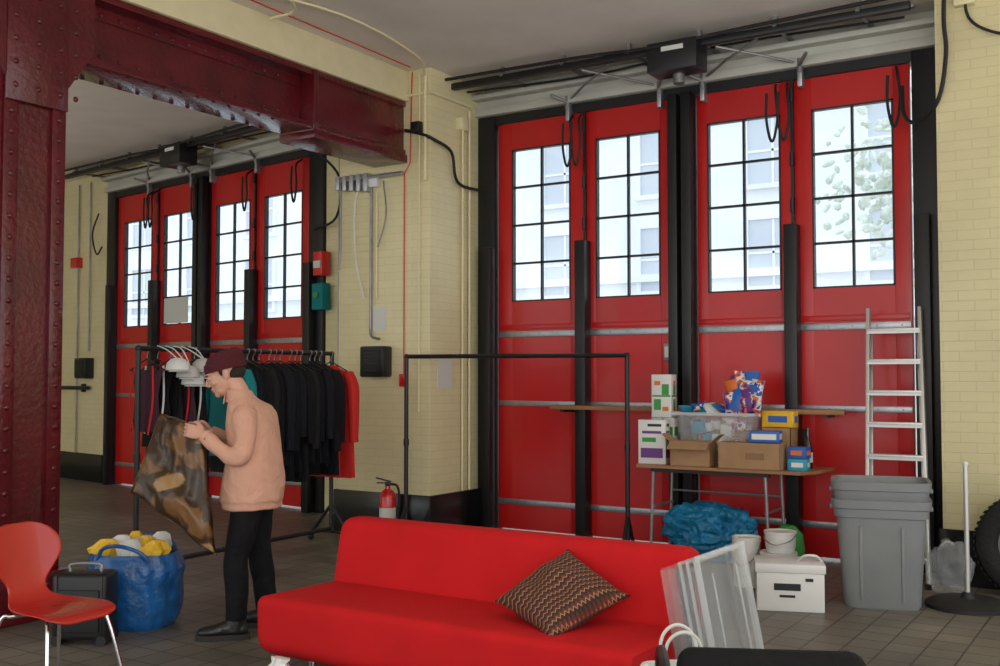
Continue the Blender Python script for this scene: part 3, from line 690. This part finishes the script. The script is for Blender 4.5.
# ladder
q=MB(); b0=Vector((-1.93,8.14,.02)); b1=Vector((-1.50,8.14,.02)); t0=Vector((-2.03,8.70,2.08)); t1=Vector((-1.64,8.70,2.08))
def bar(q,a,c,w,d,mat):
    a=Vector(a);c=Vector(c);v=c-a; z=v.normalized(); x=Vector((1,0,0)); x=(x-z*x.dot(z)).normalized(); y_=z.cross(x)
    m=Matrix((x,y_,z)).transposed().to_4x4(); q.box((a+c)/2,(w,d,v.length),mat,rot=m,bev=.003)
bar(q,b0,t0,.028,.06,'alu'); bar(q,b1,t1,.028,.06,'alu')
for k in range(8):
    f=.09+k*.118; a=b0.lerp(t0,f); c=b1.lerp(t1,f); q.box((a+c)/2,((c-a).length,.085,.022),'alu',bev=.003); q.box((a+c)/2+Vector((0,-.04,-.012)),((c-a).length,.004,.035),'alu')
o_=Vector((0,.03,-.04)); bar(q,b0+o_+Vector((.02,.02,.04)),t0+o_+Vector((.02,-.02,-.15)),.02,.025,'alu'); bar(q,b1+o_+Vector((-.02,.02,.04)),t1+o_+Vector((-.02,-.02,-.15)),.02,.025,'alu')
q.box((b0+b1)/2+Vector((-.215,0,0)),(.04,.08,.04),'rubber'); q.box((b0+b1)/2+Vector((.215,0,0)),(.04,.08,.04),'rubber')
q.done('step_ladder')

# tyre, post with base, clear sack
q=MB(); t=bmesh.new(); N=48;K=14;rows=[]
for i in range(N):
    a=2*math.pi*i/N; row=[]
    for j in range(K):
        p=2*math.pi*j/K; cx=math.cos(p);sy=math.sin(p)
        rr=.28+.08*math.copysign(abs(cx)**.6,cx); yy=.10*math.copysign(abs(sy)**.7,sy)
        row.append(t.verts.new((rr*math.cos(a),yy,rr*math.sin(a)+.36)))
    rows.append(row)
for i in range(N):
    for j in range(K): t.faces.new((rows[i][j],rows[i][(j+1)%K],rows[(i+1)%N][(j+1)%K],rows[(i+1)%N][j]))
bmesh.ops.recalc_face_normals(t,faces=t.faces); q._add(t,'tyre')
for i in range(N):
    a=2*math.pi*i/N; q.box((.36*math.cos(a),0,.36+.36*math.sin(a)),(.008,.16,.02),'rubber',rot=(0,-a,0))
q.cyl((0,-.05,.36),(0,.05,.36),.21,'steel',seg=32); q.cyl((0,-.07,.36),(0,.06,.36),.06,'steel')
q.done('wheel_with_tyre',loc=(-.83,8.16,.005),rz=R(-8))
q=MB(); q.vloft([(0,0,0,.27,.27),(0,0,.025,.27,.27),(0,0,.05,.22,.22),(0,0,.06,.05,.05),(0,0,.10,.03,.03)],'rubber',n=32); q.cyl((0,0,.05),(0,0,.95),.016,'alu'); q.sph((0,0,.95),.02,'white'); q.done('barrier_post',loc=(-1.17,7.66,0))
q=MB(); t=bmesh.new(); bmesh.ops.create_icosphere(t,subdivisions=5,radius=1)
for v in t.verts:
    n_=v.co.normalized(); k=1+.25*noise.noise(n_*2)+.14*(1-abs(noise.noise(n_*4))*2)
    v.co=Vector((n_.x*k*.14,n_.y*k*.09,max(.002,.18+n_.z*k*.18)))
q._add(t,'clear3'); q.tube([(-.06,0,.33),(-.02,0,.37),(.03,0,.36)],.01,'clear'); q.done('clear_plastic_sack',loc=(-1.34,8.02,0),angle=180)

# fire extinguisher
q=MB(); q.vloft([(0,0,0,.07,.07),(0,0,.015,.078,.078),(0,0,.40,.078,.078),(0,0,.45,.06,.06),(0,0,.475,.025,.025),(0,0,.50,.022,.022)],'exred',n=24)
q.vloft([(0,0,.20,.0795,.0795),(0,0,.30,.0795,.0795)],'paper',n=24); q.box((0,0,.52),(.05,.04,.04),'black',bev=.006)
q.box((-.04,0,.56),(.15,.025,.012),'black',rot=(0,.25,0)); q.box((-.04,0,.53),(.13,.02,.01),'black'); q.tube([(.02,0,.52),(.09,0,.50),(.11,0,.38),(.095,0,.2)],.012,'rubber'); q.cyl((.095,0,.08),(.095,0,.2),.02,'rubber',r2=.012)
q.done('fire_extinguisher',loc=(-6.26,7.85,0),rz=R(30))

# ---------------------------------------------------------------- foreground right
e=empty('underbed_storage_box',(-1.63,4.40,0)); e.rotation_euler=(0,R(-11),R(-2))
q=MB()
def tray(q,x,w=.10):
    t=.003
    q.box((x,0,.385),(t,.46,.70),'clear2',bev=.001)
    for s_ in (-1,1):
        q.box((x+w/2,s_*.235,.385),(w,t,.70),'clear2'); q.box((x+w/2,0,.385+s_*.355),(w,.46,t),'clear2')
        q.box((x+w,s_*.243,.385),(.010,.012,.75),'clear'); q.box((x+w,0,.385+s_*.37),(.010,.50,.012),'clear')
tray(q,-.07); tray(q,-.035); tray(q,.0)
for s_ in (-1,1): q.box((.115,s_*.25,.39),(.014,.016,.77),'clear'); q.box((.115,0,.39+s_*.38),(.014,.51,.016),'clear')
q.box((.115,0,.39),(.004,.50,.76),'clear2')
for s_ in (-1,1): q.box((.118,s_*.13,.39),(.005,.008,.60),'clear')
q.done('trays',e,loc=(0,0,.01))
q=MB(); q.vloft([(0,0,0,.15,.09),(0,0,.05,.17,.10),(0,0,.3,.17,.09),(.01,0,.44,.16,.05),(.01,0,.45,.15,.045),(0,0,.40,.14,.04)],'paper',n=40,p=3,rip=sackrip(.05,6,10,1))
for yy in (-.04,.04): q.tube([(-.08,yy,.42),(-.06,yy*1.3,.54),(.0,yy*1.5,.58),(.06,yy*1.3,.54),(.08,yy,.42)],.007,'paper',n=6)
q.done('white_tote_bag',loc=(-1.60,3.80,0),rz=R(35))
e=empty('black_armchair',(-1.16,3.40,0),R(26))
q=MB(); q.box((0,0,.40),(.56,.54,.12),'cblack',bev=.05,seg=4); q.box((0,0,.31),(.54,.52,.08),'black',bev=.02); q.box((0,-.28,.572),(.56,.11,.30),'cblack',bev=.05,seg=4,rot=(.12,0,0)); q.done('cushions',e)
q=MB()
for s_ in (-1,1):
    q.tube([(s_*.31,.26,0),(s_*.31,.26,.45),(s_*.31,.2,.58),(s_*.31,.0,.62),(s_*.31,-.2,.62),(s_*.31,-.30,.5),(s_*.31,-.32,0)],.018,'black')
q.done('frame',e)
q=MB(); q.vloft([(0,0,0,.10,.08),(0,0,.06,.13,.10),(.01,0,.11,.09,.07),(.02,0,.16,.04,.03),(.03,0,.185,.06,.02)],'white',n=24,rip=sackrip(.12)); q.done('white_plastic_bag',loc=(-3.68,3.76,0))

# ---------------------------------------------------------------- person
P=empty('person',(-4.785,4.54,0),R(32.5))
fb=Vector((math.cos(R(15)),-math.sin(R(15)),0)); br=Vector((math.sin(R(15)),math.cos(R(15)),0))
def fold(k,th): return .014*math.sin(5*th+k*7)+.010*math.sin(3*th-k*11)
q=MB()
q.loft([((cx,0,z),fb*a,br*w) for z,cx,a,w in ((.745,.095,.155,.192),(.752,.095,.165,.200),(.790,.095,.168,.202),(.80,.097,.176,.210),(.88,.105,.172,.208),(.97,.108,.160,.201),(1.06,.105,.150,.195),(1.16,.100,.144,.192),(1.25,.092,.138,.190),(1.32,.083,.126,.184),(1.365,.068,.108,.156),(1.395,.050,.088,.116),(1.42,.034,.070,.082),(1.45,.018,.064,.068))],'jacket',n=40,p=2.3,rip=fold)
q.tube([(.082,-.135,1.335),(.090,-.178,1.285),(.095,-.208,1.18),(.080,-.225,1.095),(.02,-.235,1.075),(-.07,-.226,1.135),(-.132,-.215,1.188)],[.062,.072,.065,.060,.054,.045,.038],'jacket',n=20,k=8)
q.tube([(.125,.14,1.335),(.12,.18,1.28),(.08,.215,1.17),(.04,.225,1.09),(-.03,.21,1.11),(-.11,.15,1.16),(-.165,.105,1.19)],[.062,.070,.064,.058,.052,.044,.038],'jacket',n=20,k=8)
o=q.done('shirt_jacket',P); remesh(o,.008,4)
tx=bpy.data.textures.new('cloth_folds','CLOUDS'); tx.noise_scale=.15; tx.noise_depth=1
d=o.modifiers.new('folds','DISPLACE'); d.texture=tx; d.strength=.024; d.mid_level=.5; d.texture_coords='LOCAL'
q=MB()
q.tube([(-.108,-.219,1.165),(-.143,-.213,1.198)],[.042,.041],'jacket',n=18,smooth=False)
q.tube([(-.143,.121,1.178),(-.180,.093,1.196)],[.042,.041],'jacket',n=18,smooth=False)
q.loft([((.032,0,1.385),fb*.095,br*.108),((.022,0,1.415),fb*.086,br*.094),((.008,0,1.458),fb*.072,br*.076),((.006,0,1.460),fb*.064,br*.068),((.018,0,1.42),fb*.066,br*.072)],'jacket',n=28)
for s_ in (-1,1):
    c=Vector((.028,0,1.41))-fb*.085+br*s_*.03
    q.poly([c+Vector((0,0,.035))+br*s_*.03,c+Vector((.01,0,.035))-br*s_*.028,c-fb*.022+Vector((0,0,-.035))+br*s_*.012],fb*.006,'jacket')
o=q.done('collar_and_cuffs',P)
q=MB()
for z,cx,a in ((1.30,.085,.133),(1.19,.098,.144),(1.08,.104,.151),(.97,.108,.164),(.86,.105,.176)):
    c=Vector((cx,0,z))-fb*(a+.004); q.cyl(c,c-fb*.006,.007,'button',seg=10)
q.cyl((-.125,-.258,1.178),(-.126,-.263,1.179),.006,'button',seg=10)
q.done('buttons',P)
q=MB()
q.loft([((.095,0,z),fb*a,br*w) for z,a,w in ((.96,.12,.16),(.90,.13,.17),(.84,.13,.172),(.78,.12,.165))],'trouser',n=28)
q.tube([(.085,-.085,.86),(.085,-.098,.76),(.055,-.125,.58),(.035,-.14,.47),(.04,-.155,.30),(.045,-.165,.11)],[.090,.092,.084,.074,.066,.064],'trouser',n=20)
q.tube([(.105,.085,.86),(.115,.095,.76),(.11,.105,.58),(.115,.11,.47),(.14,.125,.30),(.155,.135,.11)],[.090,.092,.084,.074,.066,.064],'trouser',n=20)
o=q.done('trousers',P); remesh(o,.010,3)
d=o.modifiers.new('folds','DISPLACE'); d.texture=tx; d.strength=.022; d.mid_level=.5; d.texture_coords='LOCAL'
def boot(x,y,rz,nm):
    q=MB(); q.X=Matrix.Translation((x,y,0))@Matrix.Rotation(R(rz),4,'Z')
    q.loft([((.01,0,.20),(.05,0,0),(0,.046,0)),((.01,0,.13),(.052,0,0),(0,.046,0)),((0,0,.08),(.066,0,0),(0,.045,0)),((-.01,0,.04),(.075,0,0),(0,.044,0))],'boot',n=20)
    q.loft([((.075,0,.055),(0,.022,0),(0,0,.025)),((.055,0,.06),(0,.038,0),(0,0,.042)),((0,0,.066),(0,.040,0),(0,0,.054)),((-.06,0,.060),(0,.043,0),(0,0,.050)),((-.12,0,.050),(0,.050,0),(0,0,.040)),((-.17,0,.046),(0,.047,0),(0,0,.035)),((-.205,0,.042),(0,.034,0),(0,0,.026)),((-.218,0,.036),(0,.015,0),(0,0,.014))],'boot',n=20)
    o=q.done('boot_'+nm,P); remesh(o,.007,2)
    q=MB(); q.X=Matrix.Translation((x,y,0))@Matrix.Rotation(R(rz),4,'Z')
    q.poly([(.085,-.02,0),(.085,.02,0),(.05,.042,0),(-.05,.040,0),(-.13,.054,0),(-.19,.044,0),(-.225,.016,0),(-.225,-.016,0),(-.19,-.044,0),(-.13,-.054,0),(-.05,-.040,0),(.05,-.042,0)],(0,0,.032),'sole')
    for k in range(4): q.tube([(-.045-k*.022,-.02,.110-k*.008),(-.045-k*.022,.02,.110-k*.008)],.004,'sole',n=6)
    q.done('sole_'+nm,P)
boot(.04,-.165,8,'near'); boot(.15,.135,-6,'far')
HM=Matrix.Translation((-.080,.0,1.555))@Matrix.Rotation(R(-24),4,'Y')@Matrix.Rotation(R(8),4,'Z')@Matrix.Scale(1.12,4)
q=MB(); q.tube([(.035,0,1.37),(.018,0,1.43),(-.008,0,1.48),(-.045,0,1.53)],[.066,.058,.058,.060],'skin',n=20)
q.X=HM
q.sph((.015,0,.025),(.098,.076,.094),'skin'); q.sph((-.022,0,-.015),(.072,.064,.088),'skin'); q.sph((-.035,0,-.070),(.052,.046,.040),'skin'); q.sph((-.072,0,-.088),(.020,.024,.018),'skin')
q.sph((-.075,0,.028),(.022,.052,.014),'skin'); q.tube([(-.088,0,.018),(-.103,0,-.008),(-.113,0,-.026)],[.008,.010,.013],'skin',n=10); q.sph((-.100,.011,-.028),(.011,.009,.008),'skin'); q.sph((-.100,-.011,-.028),(.011,.009,.008),'skin')
for s_ in (-1,1):
    q.sph((-.058,s_*.040,-.022),(.028,.022,.024),'skin'); q.sph((.012,s_*.078,-.008),(.018,.009,.031),'skin',rot=(0,.2,s_*.35)); q.sph((-.079,s_*.030,.006),(.015,.017,.011),'skin')
q.sph((-.086,0,-.053),(.013,.024,.007),'skin'); q.sph((-.084,0,-.066),(.012,.020,.008),'skin')
o=q.done('head',P); remesh(o,.0035,2)
q=MB(); q.X=HM
for s_ in (-1,1):
    q.sph((-.0835,s_*.030,.003),(.012,.013,.0065),'eyew'); q.sph((-.0930,s_*.030,.001),(.004,.006,.005),'eyed')
    q.tube([(-.088,s_*.016,.021),(-.093,s_*.030,.026),(-.082,s_*.048,.022)],.0035,'hair',n=6)
    q.tube([(-.0925,s_*.018,.004),(-.096,s_*.030,.0075),(-.086,s_*.044,.004)],.002,'hair',n=6)
q.sph((-.0925,0,-.0545),(.009,.021,.0045),'lips'); q.sph((-.0905,0,-.0645),(.009,.018,.0055),'lips')
q.done('face',P)
q=MB(); q.X=HM
q.sph((.045,0,-.005),(.072,.070,.058),'hair'); 
for s_ in (-1,1): q.sph((-.010,s_*.071,.014),(.010,.008,.024),'hair')
q.done('hair',P)
q=MB(); q.X=HM@Matrix.Rotation(R(10),4,'Y')
rib=lambda k,th:.012*math.sin(40*th)
q.vloft([(.012,0,.020,.106,.085),(.012,0,.018,.112,.091),(.012,0,.040,.115,.094),(.014,0,.066,.113,.092),(.014,0,.070,.106,.086)],'beanie',n=80,rip=rib)
q.vloft([(.014,0,.055,.106,.086),(.018,0,.080,.104,.085),(.026,0,.102,.096,.080),(.038,0,.118,.075,.064),(.048,0,.128,.045,.040),(.052,0,.131,.012,.012)],'beanie',n=40)
q.done('beanie',P)
def hand(nm,wrist,fx,nz,side,curl):
    fx=Vector(fx).normalized(); z=Vector(nz); z=(z-fx*z.dot(fx)).normalized(); y_=z.cross(fx)
    m=Matrix((fx,y_,z)).transposed().to_4x4(); m.translation=Vector(wrist)
    q=MB(); q.X=m
    q.loft([((-.03,0,0),(0,.024,0),(0,0,.02)),((.0,0,0),(0,.027,0),(0,0,.018)),((.03,0,0),(0,.038,0),(0,0,.016)),((.065,0,0),(0,.042,0),(0,0,.014)),((.09,0,0),(0,.040,0),(0,0,.011)),((.097,0,0),(0,.034,0),(0,0,.007))],'skin',n=20,p=2.4)
    for yy,l,c in ((.031,.072,curl),(.0105,.080,curl*1.05),(-.0105,.074,curl*1.1),(-.031,.058,curl*1.2)):
        yy*=side; p=Vector((.078,yy,0)); a=0; pts=[p.copy(),Vector((.094,yy,-.001))]; p=pts[-1].copy()
        for sg in (.45,.31,.24):
            a+=c; p=p+Vector((math.cos(a),0,-math.sin(a)))*l*sg; pts.append(p.copy())
        q.tube(pts,[.0095,.0095,.009,.008,.0065],'skin',n=10,k=4)
        q.sph(pts[-1],.0066,'skin',u=8,v=6)
    q.tube([(.015,side*.022,-.004),(.040,side*.046,-.012),(.064,side*.056,-.022),(.084,side*.052,-.032)],[.016,.013,.011,.008],'skin',n=10); q.sph((.084,side*.052,-.032),.008,'skin',u=8,v=6)
    o=q.done(nm,P); remesh(o,.0028,2)
hand('hand_near',(-.148,-.212,1.202),(-1,.10,.25),(0,-1,.1),-1,.55)
hand('hand_far',(-.19,.085,1.20),(-.9,-.25,.25),(.2,1,.1),1,.5)
# held bag: bulky gusseted carrier, opening toward the hands
q=MB(); t=bmesh.new(); n=30; c00=Vector((-.60,-.12,.85));c10=Vector((-.045,-.26,.50));c11=Vector((-.165,-.165,1.235));c01=Vector((-.45,-.05,1.32)); g={}
for s_ in (1,-1):
    for i in range(n+1):
        for j in range(n+1):
            if s_==-1 and (i in(0,n) or j in(0,n)): g[(s_,i,j)]=g[(1,i,j)]; continue
            u=i/n;v=j/n; p=(c00*(1-u)+c10*u)*(1-v)+(c01*(1-u)+c11*u)*v
            h=(math.sin(math.pi*u)**.35)*(math.sin(math.pi*min(v*.85+.04,1))**.35 if 0<v<1 else 0)
            nn=noise.noise(Vector((u*2.6,v*2.6,s_*2)))*.05+(1-abs(noise.noise(Vector((u*4,v*4,s_*5))))*2)*.026+(1-abs(noise.noise(Vector((u*9,v*7,s_*8))))*2)*.008
            edge=noise.noise(Vector((u*3+7,v*3,1)))*.02
            p=p+Vector((.0,-1,0))*s_*(.062*h)+Vector((.15,-1,.1))*nn*(h+.2)+Vector((edge,0,edge))
            g[(s_,i,j)]=t.verts.new(p)
for s_ in (1,-1):
    for i in range(n):
        for j in range(n):
            f=[g[(s_,i,j)],g[(s_,i+1,j)],g[(s_,i+1,j+1)],g[(s_,i,j+1)]]; t.faces.new(f if s_==1 else f[::-1])
q._add(t,'brownbag')
q.tube([c01*.85+c11*.15+Vector((0,-.02,0)),(-.39,-.10,1.30),(-.33,-.13,1.29),(-.27,-.15,1.26)],.007,'bagfold',n=6)
q.done('held_shopping_bag',P,angle=180)

# ---------------------------------------------------------------- light
w=bpy.data.worlds.new('world'); scene.world=w; w.use_nodes=True
bg=w.node_tree.nodes['Background']; bg.inputs[0].default_value=(.94,.975,1,1); bg.inputs[1].default_value=1.75
def area(name,loc,rot,sx,sy,p,col=(1,1,1)):
    l=bpy.data.lights.new(name,'AREA'); l.shape='RECTANGLE'; l.size=sx; l.size_y=sy; l.energy=p; l.color=col
    o=bpy.data.objects.new(name,l); scene.collection.objects.link(o); o.location=loc; o.rotation_euler=rot
area('rear_window_daylight',(2,-4.5,2.4),(R(98),0,R(25)),8,3,175,(1,.90,.76))
area('added_ceiling_fill',(0,3.0,2.9),(R(180),0,0),4,3,75,(1,.90,.76))  # added fill aimed up to brighten the ceiling, no real fitting
area('added_ceiling_fill',(-11.5,4.2,2.9),(R(180),0,0),3,2,55,(1,.90,.76))  # second added fill, lifts the ceiling on the left side
